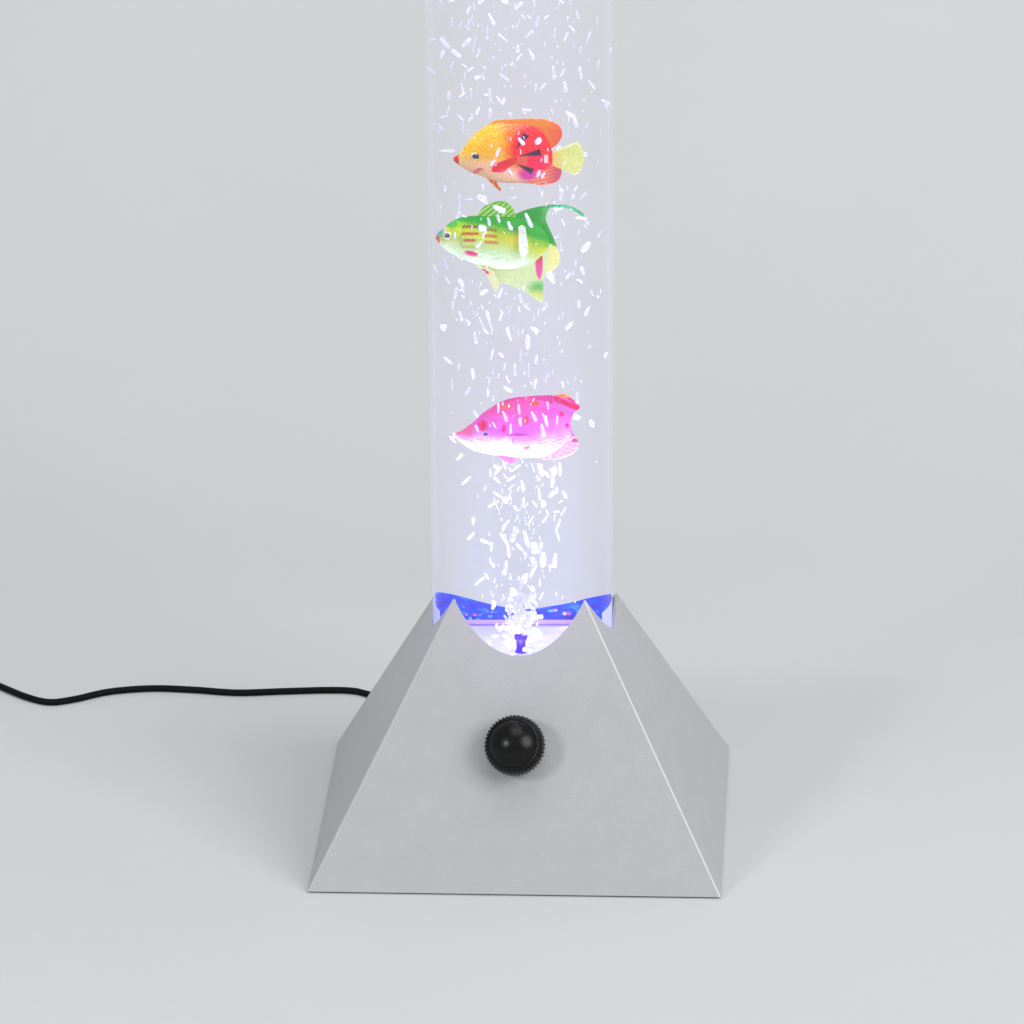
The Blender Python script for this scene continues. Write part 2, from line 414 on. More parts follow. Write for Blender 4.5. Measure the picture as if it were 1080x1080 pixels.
# ------------------------------------------------------------------ toy fish
def hashn(x, y, s=1.0): return noise.noise(Vector((x * s, y * s, 3.7)))
def dots(x, y, t, period=2.5):            # printed dot screen: dense where t is high
    r = math.radians(35); u = (x * math.cos(r) + y * math.sin(r)) / period * 2 * PI; v = (-x * math.sin(r) + y * math.cos(r)) / period * 2 * PI
    t = min(max(t, 0), 1)
    return min(max(t + 4 * t * (1 - t) * (.5 * (math.cos(u) + math.cos(v)) + .35 * hashn(x, y, .5)), 0), 1)
def paint(o_bm, fn, front_project=True, y0=0):
    la = o_bm.verts.layers.float_color.new('paint')
    for v in o_bm.verts:
        x, y = pix(v.co)
        c = lin(fn(x, y)); v[la] = (*c, 1)
def body(root, up, lo, tmax, tprof, y0, fn, name='body', nx=250, mr=150):
    x0, x1 = up[0][0], up[-1][0]
    bm = bmesh.new(); rings = []
    for i in range(nx + 1):
        s = i / nx; s = s + .12 * math.sin(2 * PI * s) / (2 * PI) * -1
        x = x0 + (x1 - x0) * s
        a, b = interp(up, x), interp(lo, x)
        mid, h = (a + b) / 2, max((b - a) / 2, .4)
        T = tmax * interp(tprof, s) * PXM
        ring = []
        for k in range(mr):
            ph = 2 * PI * k / mr
            q = on_y(x, mid - h * math.cos(ph), y0)
            q.y -= T * math.sin(ph) * (abs(math.sin(ph)) ** .15)
            q.z += -T * math.sin(ph) * .0
            ring.append(bm.verts.new(q))
        rings.append(ring)
    for a, b in zip(rings, rings[1:]):
        for k in range(mr): bm.faces.new((a[k], b[k], b[(k + 1) % mr], a[(k + 1) % mr]))
    bm.faces.new(rings[0]); bm.faces.new(rings[-1][::-1])
    bmesh.ops.recalc_face_normals(bm, faces=bm.faces)
    paint(bm, fn)
    return link(name, bm, M_fish, root, origin=root.location)
def fin(root, name, rootc, tipc, y0, fn, th=1.6, ribs=14, nu=60, nv=18, splay=0.0, label=None):
    bm = bmesh.new(); sides = []
    for sgn in (-1, 1):
        g = []
        for i in range(nu + 1):
            u = i / nu; a, b = along(rootc, u), along(tipc, u); row = []
            for j in range(nv + 1):
                v = j / nv
                q = on_y(a[0] + (b[0] - a[0]) * v, a[1] + (b[1] - a[1]) * v, y0)
                t = th * PXM * (1 - .65 * v) * .5 + .25 * PXM * math.sin(u * ribs * 2 * PI) * (.3 + .7 * v) * sgn
                if i in (0, nu) or j == nv: t *= .25
                q.y += sgn * t - splay * PXM * v * v
                row.append(bm.verts.new(q))
            g.append(row)
        sides.append(g)
    for s, g in enumerate(sides):
        for i in range(nu):
            for j in range(nv):
                f = (g[i][j], g[i + 1][j], g[i + 1][j + 1], g[i][j + 1]); bm.faces.new(f if s else f[::-1])
    A_, B_ = sides
    for i in range(nu):
        for j in (0, nv): bm.faces.new((A_[i][j], A_[i + 1][j], B_[i + 1][j], B_[i][j]))
    for j in range(nv):
        for i in (0, nu): bm.faces.new((A_[i][j], A_[i][j + 1], B_[i][j + 1], B_[i][j]))
    bmesh.ops.recalc_face_normals(bm, faces=bm.faces)
    paint(bm, fn)
    o = link(name, bm, M_fish, root, origin=root.location)
    if label: o['label'] = label
    return o
def ball(root, name, x, y, yd, rx, ry, rd, mt):
    bm = bmesh.new(); bmesh.ops.create_uvsphere(bm, u_segments=24, v_segments=16, radius=1)
    bmesh.ops.scale(bm, verts=bm.verts, vec=(rx * PXM, rd * PXM, ry * PXM)); bmesh.ops.translate(bm, verts=bm.verts, vec=on_y(x, y, yd))
    return link(name, bm, mt, root, origin=root.location)
GRP = 'toy fish floating inside the tube'
def seg_tri(x, y, tip, a, b):            # soft inside test for a slim triangle
    def cr(p, q): return (q[0] - p[0]) * (y - p[1]) - (q[1] - p[1]) * (x - p[0])
    d = [cr(tip, a) / math.dist(tip, a), cr(a, b) / math.dist(a, b), cr(b, tip) / math.dist(b, tip)]
    s = min(d) if sum(d) > 0 and min(d) > -3 else -max(d)
    return sm(-.5, .5, max(min(d), min(-q for q in d)))
M_eye = principled('dark_eye', lin((30, 45, 40)), .15)
M_eye2 = principled('grey_eye', lin((70, 75, 95)), .15)
M_eye3 = principled('blue_eye', lin((50, 60, 225)), .2)
M_ring = principled('pale_eye_ring', lin((225, 222, 190)), .3)
M_ring3 = principled('lilac_eye_ring', lin((190, 160, 240)), .3)
M_redlip = principled('red_lip', lin((225, 50, 45)), .35)

# --- orange fish
y0 = -.02 * A
f1 = empty('toy_fish', on_y(540, 160, y0))
tag(f1, 'orange and yellow toy fish with black wedge marks and a pale yellow tail', 'toy fish', GRP)
up1 = [(478.5, 165.8), (485, 161.8), (491.5, 152.5), (497, 145), (506, 137.3), (516, 131.4), (525, 129), (539, 129.5), (552, 130.5), (563, 133.2), (571, 138), (577, 145.5), (580.5, 154), (582.5, 160.5)]
lo1 = [(478.5, 169.5), (485, 174.8), (490.6, 178.5), (498, 182.6), (505, 184.5), (512, 187.2), (519, 190.6), (529, 192.4), (543, 192.8), (555, 191.5), (565, 187.5), (573, 182.5), (579, 177), (582.5, 173.8)]
def c1(x, y):
    yel, ora, red, peach = (255, 203, 12), (255, 128, 0), (246, 28, 22), (255, 214, 165)
    c = mix(yel, peach, sm(158, 176, y - .10 * (x - 515)))
    c = mix(c, (250, 150, 20), .8 * dots(x, y, .30 * sm(500, 515, x) + .05) * sm(176, 150, y))
    back = sm(0, 1, ((x - 512) / 34) + (138 - y) / 60)
    c = mix(c, ora, dots(x, y, sm(.05, .95, back * sm(172, 150, y))))
    rr = math.hypot((x - 566) / 25, (y - 156) / 23)
    c = mix(c, (250, 75, 10), dots(x, y, sm(1.55, 1.0, rr), 2.1) * .9)
    c = mix(c, red, sm(1.12, .92, rr))
    c = mix(c, (240, 98, 62), sm(9, 4, math.hypot((x - 552) / 1.5, y - 169)))
    c = mix(c, (250, 12, 66), sm(1, .75, max(abs(x - 567) / 12, abs(y - 171) / 9)))
    c = mix(c, (225, 25, 150), sm(1.25, .3, math.hypot((x - 557) / 12, (y - 184) / 7.5)))
    c = mix(c, (255, 190, 150), sm(1, .3, math.hypot((x - 549) / 16, (y - 193) / 4)))
    c = mix(c, (240, 225, 205), sm(1, .7, max(abs(x - 576) / 2.6, abs(y - 167.5) / 5)))
    for tip, a, b in (((543.8, 157.7), (552, 139.8), (558.5, 143.3)), ((548.5, 164.4), (569.6, 157.2), (570.8, 164)), ((545.4, 173), (563.2, 178.2), (560, 184.2))):
        c = mix(c, (52, 14, 48), seg_tri(x, y, tip, a, b))
    c = mix(c, (250, 225, 150), .8 * sm(1, .3, math.hypot((x - 490) / 9, (y - 171.5) / 4)))
    c = mix(c, (215, 60, 110), sm(1, .5, abs(y - (178.8 + (x - 504) * -.45 + .09 * (x - 504) ** 2)) / 1.2) * sm(498, 500, x) * sm(511, 508, x))
    c = mix(c, (240, 130, 150), .8 * sm(1, .4, math.hypot((x - 503) / 5, (y - 180.5) / 3)))
    c = mix(c, (225, 50, 45), sm(485, 482.5, x) * sm(163, 165, y + (x - 478) * .3))
    return c
TP = [(0, .12), (.06, .3), (.2, .68), (.4, 1), (.6, .95), (.8, .6), (1, .22)]
body(f1, up1, lo1, 15, TP, y0, c1)
fin(f1, 'dorsal_fin', [(512, 135), (525, 131), (545, 132), (562, 135), (573, 142), (579, 152)],
    [(509, 135.5), (523, 127.2), (545, 125.6), (571, 125.4), (589, 131.5), (592.8, 142), (588, 151.5), (580.5, 157.5)], y0,
    lambda x, y: mix(mix((255, 150, 20), (255, 118, 60), sm(575, 592, x)), (240, 70, 30), .55 * sm(.2, .8, .5 + .5 * math.sin((x + y * .6) * 1.9)) * sm(131, 140, y)), ribs=26, nu=90)
fin(f1, 'anal_fin', [(552, 190), (562, 187), (572, 182), (579, 175.5)],
    [(548, 192.5), (562, 194), (574, 195.5), (587, 191.5), (592, 184), (591, 177), (584, 174)], y0,
    lambda x, y: mix(mix((255, 165, 120), (235, 90, 110), sm(572, 590, x)), (225, 85, 55), .6 * sm(.4, .9, .5 + .5 * math.sin(y * 1.7 + x * .35))), ribs=16)
fin(f1, 'tail_fin', [(580.5, 161.5), (581, 165), (581, 170), (580, 173.6)],
    [(608.5, 149.6), (613, 154.5), (615.8, 162), (616, 168), (615, 174), (611, 181.5), (606.5, 184.3)], y0,
    lambda x, y: mix((250, 215, 110), (238, 242, 150), sm(580, 600, x)), th=2.4, ribs=9, label='pale yellow fan tail')
# the narrow waist of the tail comes from its own curve
fin(f1, 'pelvic_fin', [(514, 189), (518, 190.5), (523, 191.5)], [(526.5, 201), (528.2, 201.3), (528.6, 199.5)], y0 - 5 * PXM,
    lambda x, y: mix((255, 165, 20), (235, 75, 20), sm(.3, .7, .5 + .5 * math.sin(x * 1.3))), ribs=4, nv=14)
fin(f1, 'pectoral_fin', [(544.5, 165), (545.6, 168), (544, 172)], [(524, 171), (519.2, 176), (520, 180), (531, 180.5)], y0 - 15 * PXM,
    lambda x, y: mix((235, 55, 25), (245, 28, 60), sm(540, 526, x)), ribs=5, splay=4, th=2.2)
ball(f1, 'eye', 501.7, 164.6, y0 - 10 * PXM, 4.6, 3.8, 2.2, M_ring).name = 'eye_ring'
ball(f1, 'eye', 501.7, 164.8, y0 - 11.6 * PXM, 3.7, 2.9, 2.2, M_eye)

# --- green fish
y0 = -.03 * A
f2 = empty('toy_fish', on_y(530, 260, y0))
tag(f2, 'green and white toy fish with red cheek stripes and a long trailing tail filament', 'toy fish', GRP)
up2 = [(460, 248), (464, 243.5), (468.5, 240.5), (473, 236), (480.6, 231.5), (489, 228.7), (503.7, 227.6), (520, 227.8), (535, 228.5), (548, 229), (560, 231.5), (568, 236), (575, 244), (579, 252)]
lo2 = [(460, 253), (464, 257.3), (468.5, 262.6), (478, 267.8), (487, 272.6), (496.3, 276.5), (508, 280), (522, 283), (538, 284), (550, 282.5), (560, 279), (568, 273), (575, 266), (579, 260)]
def c2(x, y):
    gr, lime, cream = (38, 182, 12), (214, 226, 36), (216, 240, 176)
    k = y - interp([(460, 236), (480, 237), (510, 241), (540, 246), (560, 254), (590, 262)], x)
    c = mix(gr, lime, dots(x, y, sm(-8, 6, k), 2.6))
    c = mix(c, cream, dots(x, y, sm(5, 24, k), 2.6))
    c = mix(c, (242, 228, 60), .75 * sm(1, .3, math.hypot((x - 546) / 15, (y - 254) / 11)))
    c = mix(c, (232, 240, 165), .7 * sm(276, 283, y))
    c = mix(c, (60, 185, 75), .7 * sm(1, .4, math.hypot((x - 477) / 8, (y - 236) / 6)))
    c = mix(c, (90, 175, 190), sm(470, 464, x) * sm(252, 246, y))
    c = mix(c, (240, 244, 190), sm(1, .4, math.hypot((x - 474) / 11, (y - 257) / 5)))
    for yy, xa, xb, col in ((239, 487.5, 504.5, (165, 42, 22)), (246.4, 487.5, 505, (205, 45, 30)), (253.4, 488.5, 502, (230, 70, 55)), (260.5, 487, 501, (195, 205, 50)),
                            (241.8, 512, 524, (150, 105, 25)), (248.3, 511, 525, (205, 85, 40)), (254.8, 511, 526, (225, 110, 60))):
        yy += (x - xa) * (.10 if xa > 508 else .0)
        c = mix(c, col, sm(1.9, 1.0, abs(y - yy)) * sm(xa - 1, xa + 1, x) * sm(xb + 1, xb - 2, x) * (.75 + .25 * math.sin(x * 2.6)))
    c = mix(c, (232, 45, 105), sm(1.1, .7, math.hypot((x - 497) / 7.5, (y - 267.3 - (x - 497) * .2) / 2.8)))
    c = mix(c, (225, 75, 65), sm(464.5, 462.5, x) * sm(248, 250.5, y))
    c = mix(c, (150, 190, 60), .6 * sm(1, .4, abs(x - (486 + .02 * (y - 252) ** 2)) / 1.0) * sm(238, 242, y) * sm(262, 258, y))
    return c
body(f2, up2, lo2, 15, [(0, .15), (.06, .34), (.2, .7), (.4, 1), (.6, .95), (.8, .6), (1, .15)], y0, c2)
fin(f2, 'dorsal_fin', [(502, 230), (515, 230), (530, 231), (546, 232)],
    [(503.5, 227), (510, 218.5), (519.4, 213.6), (528.7, 211.8), (536.5, 214.6), (541.7, 221), (544, 228)], y0,
    lambda x, y: mix(mix((85, 195, 30), (200, 232, 110), sm(.25, .75, .5 + .5 * math.sin((x * .8 + y) * 1.15))), (130, 205, 60), sm(216, 212.5, y)), ribs=15)
fin(f2, 'tail_fin', [(546, 232), (556, 236), (563, 245), (568, 256), (572, 263)],
    [(541.5, 226.5), (558, 220.2), (580, 216.3), (577, 224), (575.8, 231), (578, 238), (582.6, 248), (587.2, 259.5), (588, 265)], y0 + 1 * PXM,
    lambda x, y: mix(mix((40, 178, 25), (150, 230, 140), sm(567, 577, x) * sm(240, 230, y) * sm(.2, .8, .5 + .5 * math.sin(y * 2.2))), (160, 205, 40), sm(252, 264, y)), ribs=18, nu=90, th=2.2)
fin(f2, 'tail_filament', [(577, 216.2), (587, 216), (596, 216.4), (605, 219), (611, 222.5), (616, 226.5)],
    [(577, 219.4), (587, 218.9), (596, 219.4), (604, 221.6), (609.8, 225), (615, 228.6)], y0 + 1 * PXM, lambda x, y: (75, 190, 110), th=2.4, ribs=0, nv=6)
fin(f2, 'anal_fin', [(500, 277), (520, 281), (540, 281), (556, 277), (570, 266), (578, 256)],
    [(499, 277.5), (513, 288.5), (527, 297.5), (540, 301.5), (555, 308.5), (571.5, 318.5), (573, 303), (575, 289.5), (586, 283), (591, 272), (587, 261)], y0,
    lambda x, y: mix(mix(mix((230, 244, 178), (248, 246, 160), sm(574, 582, x)), (246, 232, 150), .8 * sm(1, .3, math.hypot((x - 515) / 9, (y - 279) / 5))),
                     mix((110, 205, 95), (235, 235, 120), sm(302, 311, y)), sm(1.1, .3, math.hypot((x - 569) / 15, (y - 306) / 12)) * .95) if not (sm(1, .85, math.hypot((x - 568.5 - .02 * (y - 280)) / 4.2, (y - 276) / 20)) > .5)
                     else mix((225, 55, 60), (248, 90, 170), sm(265, 285, y)), ribs=18, nu=140, nv=50, th=2.6)
fin(f2, 'pelvic_fin', [(506, 280), (512, 282), (520, 284)], [(514.5, 292), (521, 306), (524, 307), (527, 298)], y0 - 5 * PXM,
    lambda x, y: mix((246, 244, 190), (236, 70, 115), sm(1, .7, math.hypot((x - 511) / 6, (y - 286 - .45 * (x - 511)) / 2.2))), ribs=6)
fin(f2, 'pectoral_fin', [(546.5, 240), (550, 238), (554, 240)], [(547.5, 262), (551, 273), (554, 270), (557.8, 262)], y0 - 15 * PXM,
    lambda x, y: mix((248, 252, 235), (228, 228, 90), sm(.8, 1, abs(x - 552) / 5.6)), ribs=5, splay=3, th=2.2)
ball(f2, 'eye', 472, 248.4, y0 - 7.2 * PXM, 4, 3.7, 2.2, M_ring).name = 'eye_ring'
ball(f2, 'eye', 471.8, 248.6, y0 - 8.8 * PXM, 2.8, 2.6, 2, M_eye2)

# --- pink fish
y0 = -.02 * A
f3 = empty('toy_fish', on_y(545, 452, y0))
tag(f3, 'pink toy fish with a white belly, blue eye and orange spots, lowest in the tube', 'toy fish', GRP)
up3 = [(477, 457), (484, 455.5), (492, 450.5), (501.3, 443.2), (508, 436.8), (520, 429), (529, 425.4), (543, 421.8), (555, 420.6), (567, 421.2), (578, 424), (588, 429.5), (597, 437), (602, 443)]
lo3 = [(477, 460), (484, 464.5), (492, 470.5), (501, 475.2), (512, 478), (522, 479.6), (538, 481.8), (552, 482.3), (566, 482), (576, 480.5), (586, 476), (594, 469.5), (599, 464), (602, 460)]
def c3(x, y):
    c = mix((255, 88, 185), (244, 120, 240), sm(430, 452, y))
    bel = y - interp([(477, 458), (500, 462), (520, 463), (545, 465), (575, 462), (602, 452)], x)
    c = mix(c, (255, 246, 252), sm(-11, 9, bel + 5 * hashn(x, y, .10)))
    c = mix(c, (250, 150, 235), .7 * sm(570, 596, x) * sm(435, 448, y))
    c = mix(c, (255, 115, 165), sm(503, 495, x) * sm(461, 456, y))
    for px_, py_, a, b, col in ((509, 448.5, 5, 5.5, (245, 8, 70)), (534, 428.5, 6.5, 3, (240, 130, 70)), (564, 425, 6, 3.2, (240, 85, 35)), (554.8, 443, 2.8, 5, (225, 70, 60)),
                                (531.3, 452.5, 2.6, 4.2, (235, 25, 130)), (555.7, 471.5, 4, 3, (235, 70, 200)), (592.5, 436, 2.8, 3, (240, 30, 90)), (598, 448.5, 2.4, 2.4, (235, 40, 150)),
                                (591, 479, 3, 3.4, (240, 110, 220)), (545, 458.5, 14, 1.2, (225, 50, 190))):
        c = mix(c, col, .92 * sm(1.35, .35, math.hypot((x - px_) / a, (y - py_) / b) + .35 * hashn(x, y, .35)))
    c = mix(c, (200, 30, 130), .5 * sm(1.0, .5, abs(y - (424.0 + .006 * (x - 556) ** 2)) / .8) * sm(525, 530, x) * sm(566, 560, x) * sm(-.2, .3, math.sin(x * 2.4)))
    return c
body(f3, up3, lo3, 15, [(0, .12), (.06, .3), (.2, .66), (.4, 1), (.6, .95), (.8, .62), (1, .2)], y0, c3)
fin(f3, 'dorsal_fin', [(512, 435), (530, 427), (550, 422.5), (570, 423.5), (585, 430)],
    [(512, 433.5), (529, 423.4), (543, 419.2), (556, 418), (572.4, 416.8), (584, 417.2), (592, 422)], y0,
    lambda x, y: mix((255, 85, 190), (238, 45, 150), sm(.3, .8, .5 + .5 * math.sin(x * 1.7))), ribs=20)
fin(f3, 'tail_fin', [(582, 428), (590, 434), (597, 441), (600, 450), (600, 460)],
    [(583, 417.5), (597, 420.5), (611, 429.5), (606, 435), (602, 445), (603.5, 455), (607, 460)], y0,
    lambda x, y: mix((248, 130, 240), (246, 8, 110), sm(3.8, 2.4, abs(y - (419.5 + (x - 584) * .43)))), ribs=12)
fin(f3, 'tail_streamer', [(584, 420), (596, 424), (610, 431.5)], [(585, 416.5), (597, 416), (612, 428.5)], y0 + 2.5 * PXM, lambda x, y: (245, 165, 75) if y < 419.5 else (250, 30, 110), ribs=3, nv=10)
fin(f3, 'anal_fin', [(570, 479), (584, 474), (594, 466), (600, 457)],
    [(572, 484), (585, 484.5), (597, 481.5), (607, 476), (610, 468), (608.5, 463), (603, 457.5)], y0,
    lambda x, y: mix((255, 200, 238), (235, 80, 110), sm(2.2, 1.0, abs(y - 464.4)) * sm(601, 604, x)), ribs=10)
fin(f3, 'pelvic_fin', [(524, 480), (532, 481.5), (542, 482)], [(528, 484), (536, 488.5), (541, 489), (545, 484)], y0 - 4 * PXM, lambda x, y: (255, 150, 205), ribs=4)
fin(f3, 'pectoral_fin', [(540, 461), (541, 465), (540, 468)], [(556, 459.5), (562, 463), (560, 469), (552, 471)], y0 - 15 * PXM, lambda x, y: mix((250, 175, 240), (255, 240, 250), sm(462, 468, y)), ribs=5, splay=3)
ball(f3, 'eye', 512.9, 457.8, y0 - 9.8 * PXM, 4, 3.4, 2.2, M_ring3).name = 'eye_ring'
ball(f3, 'eye', 512.9, 457.9, y0 - 11.4 * PXM, 2.9, 2.3, 2, M_eye3)

# ------------------------------------------------------------------ bubbles
B = []
def add(ox, oy, s, L):
    for x1, y1, x2, y2, w in L:
        B.append((ox + x1 / s, oy + y1 / s, ox + x2 / s, oy + y2 / s, w / s))
add(440, 0, 9.82, [(90,0,100,40,30),(235,0,255,40,30),(330,0,375,10,25),(640,30,690,0,35),(515,130,545,75,30),(580,30,595,90,25),(570,160,560,200,18),(360,195,360,265,25),(460,230,435,300,18),(530,205,530,300,28),(745,155,795,245,45),(790,70,795,120,15),(885,10,935,20,40),(120,425,180,395,18),(245,415,320,480,60),(240,590,270,545,50),(365,525,440,580,50),(475,470,545,410,45),(605,385,570,540,25),(645,515,620,580,30),(722,388,724,392,32),(730,280,720,350,20),(845,360,930,425,28),(375,640,345,710,18),(105,700,180,755,25),(470,670,505,690,25),(530,730,575,705,30),(505,740,480,830,20),(460,860,475,960,28),(440,1000,490,960,25),(325,960,325,1030,40),(555,920,555,1010,25),(600,805,650,795,35),(675,760,690,820,25),(680,680,710,715,15),(850,760,950,840,28),(755,920,755,1030,40),(700,985,760,970,25),(820,1000,870,1060,22),(900,1030,880,1080,35)])
add(540, 0, 9.82, [(40,80,100,30,45),(225,10,235,60,25),(495,5,530,30,25),(600,5,610,35,25),(95,145,135,195,20),(75,200,45,300,20),(250,260,270,175,38),(340,185,375,165,22),(665,115,690,190,30),(205,320,145,385,18),(445,300,440,385,28),(590,265,650,320,25),(580,345,540,420,28),(885,175,882,255,20),(810,335,800,365,30),(795,370,775,430,20),(715,490,705,540,20),(60,480,55,530,45),(100,560,50,620,20),(180,520,220,605,38),(425,700,430,785,45),(540,725,500,790,28),(695,705,720,800,38),(350,870,295,920,22),(245,880,240,940,30),(545,860,555,940,45),(800,845,855,910,28),(900,630,885,700,28),(935,1040,1005,1075,35),(1020,490,1020,540,20)])
add(460, 110, 10.8, [(150,20,120,130,25),(120,130,50,155,25),(20,220,70,290,25),(30,310,60,270,20),(240,120,310,180,22),(310,180,300,310,25),(370,190,410,140,22),(490,45,450,110,35),(620,60,610,140,45),(990,50,1010,100,35),(1010,60,1075,75,30),(60,530,200,525,35),(440,385,442,388,35),(720,510,690,580,45),(680,630,620,690,30),(820,740,860,790,30),(100,930,100,1000,28),(540,930,525,985,25),(490,1050,560,1070,50),(410,790,410,820,18),(860,950,865,955,35),(960,520,965,560,20),(945,395,995,450,50)])
add(540, 110, 10.8, [(620,95,690,130,45),(700,130,735,250,50),(870,210,840,270,20),(640,320,643,360,14),(1015,310,1010,360,15),(510,510,550,480,35),(300,420,301,421,100),(840,560,842,580,45),(290,820,310,760,40),(340,830,370,780,35),(380,880,390,920,30),(1065,10,1080,40,40),(455,490,465,500,35),(740,930,710,985,25),(540,920,545,950,20),(350,1000,340,1040,22),(850,1000,780,1080,22),(560,980,550,1080,55),(690,1040,690,1070,40)])
add(450, 200, 10.8, [(370,60,370,220,30),(430,125,530,105,30),(590,75,680,150,55),(340,310,380,260,35),(400,290,450,310,25),(780,200,870,240,75),(810,290,830,370,38),(700,320,715,400,42),(930,380,960,440,55),(620,440,650,440,90),(670,460,640,540,45),(620,600,570,650,45),(320,490,320,550,28),(220,440,205,480,25),(200,800,240,900,25),(75,860,125,940,25),(215,1000,265,1070,22),(155,180,160,220,25),(400,790,400,810,20)])
add(540, 200, 10.8, [(160,290,220,410,65),(480,145,480,210,30),(500,220,560,210,35),(460,270,465,280,25),(720,320,850,330,25),(830,340,870,400,25),(570,350,600,405,20),(490,540,490,545,30),(1015,470,975,540,25),(870,620,810,690,70),(725,810,730,860,20),(790,890,820,950,45),(665,960,615,1005,35),(745,1025,800,1060,28),(420,960,470,1040,70),(555,610,555,690,15)])
add(450, 290, 10.8, [(370,60,410,120,55),(400,150,420,200,30),(340,160,320,260,40),(370,175,410,165,22),(300,300,300,390,28),(370,420,400,510,42),(450,510,490,550,28),(180,590,200,600,75),(545,660,565,770,48),(200,940,290,1010,35),(365,1020,360,1080,25),(620,210,680,180,50),(860,150,810,260,40),(620,350,640,380,25),(690,420,710,500,45),(710,520,750,640,25),(600,480,650,600,25),(650,610,700,670,28),(860,430,835,510,35),(970,355,925,440,22),(920,610,960,740,50),(1040,620,1050,690,25),(760,850,730,960,20),(830,890,870,930,35),(890,1020,880,1075,25),(1060,220,1080,310,40)])
add(540, 290, 10.8, [(130,330,200,400,25),(360,380,370,385,45),(310,380,300,450,20),(250,460,250,520,18),(220,600,290,640,40),(270,610,280,660,35),(175,710,185,820,65),(110,850,90,970,40),(280,925,275,1000,35),(760,300,760,355,45),(880,370,835,450,40),(680,550,620,610,40),(885,805,880,825,28),(1075,890,1060,930,40),(905,185,920,230,25),(975,240,980,250,32),(1010,170,1010,210,18),(80,360,90,420,20)])
add(455, 380, 10.8, [(465,110,475,200,42),(235,230,240,330,32),(440,320,395,375,35),(660,210,655,280,22),(645,330,640,410,25),(850,180,885,250,25),(830,310,910,350,40),(490,580,530,650,30),(500,740,535,810,30),(760,500,760,590,35),(820,590,855,690,45),(990,510,1005,610,35),(1010,670,1015,730,50),(700,710,735,775,22),(900,730,905,830,40),(820,900,860,890,50),(250,830,290,880,40),(210,870,270,930,35),(340,1065,345,1075,25)])
add(540, 380, 10.8, [(190,40,190,180,22),(30,50,35,160,35),(270,230,255,310,35),(290,340,290,390,35),(400,170,380,250,15),(460,90,460,160,12),(570,240,585,310,22),(630,230,640,270,18),(740,385,745,480,48),(690,640,760,650,60),(900,700,920,740,65),(230,600,270,680,55),(400,480,415,550,28),(380,640,400,740,45),(340,740,360,860,60),(515,640,515,720,30)])
add(480, 470, 8.31, [(60,80,15,120,25),(130,275,65,335,25),(160,635,160,680,30),(165,760,115,820,25),(225,820,300,860,22),(325,850,315,930,22),(305,1005,340,1060,22),(310,210,310,260,25),(350,240,400,190,28),(345,180,380,190,30),(430,160,440,190,35),(340,280,390,325,25),(570,170,500,220,20),(470,195,490,220,18),(525,260,450,315,22),(520,340,470,380,18),(585,310,595,390,35),(670,160,695,230,18),(740,170,760,250,50),(770,220,820,270,30),(715,260,740,305,22),(870,200,860,260,50),(915,160,920,260,25),(860,290,850,360,35),(735,380,740,460,28),(770,490,770,520,50),(830,440,870,410,35),(890,370,890,410,30),(950,410,970,450,35),(910,500,940,480,15),(345,410,400,450,25),(430,460,450,490,45),(380,480,290,540,25),(600,470,605,540,28),(515,530,550,565,25),(680,490,715,530,20),(800,560,815,610,18),(810,610,760,680,20),(970,540,930,605,15),(870,580,910,575,18),(875,600,865,650,16),(920,660,885,740,22),(885,740,915,830,18),(685,620,645,680,20),(640,680,650,730,16),(470,650,415,730,28),(520,720,550,750,35),(510,790,500,820,65),(400,770,460,860,28),(460,860,475,970,35),(540,870,590,910,25),(605,760,640,870,40),(690,870,690,920,65),(760,850,750,900,28),(770,950,765,1040,60),(880,960,870,1050,35),(830,1050,880,1055,30),(620,940,610,990,25),(680,990,680,1010,50),(450,1020,440,1080,35)])
add(480, 560, 8.31, [(440,340,430,370,35),(480,370,495,420,15),(250,410,180,465,22),(265,380,290,415,22),(710,310,660,390,35),(620,390,600,440,55),(600,440,560,490,40),(670,490,680,510,40),(510,520,520,540,60),(490,560,470,610,30),(770,540,740,600,20),(590,640,590,645,110),(340,630,330,670,45),(740,420,740,480,18)])

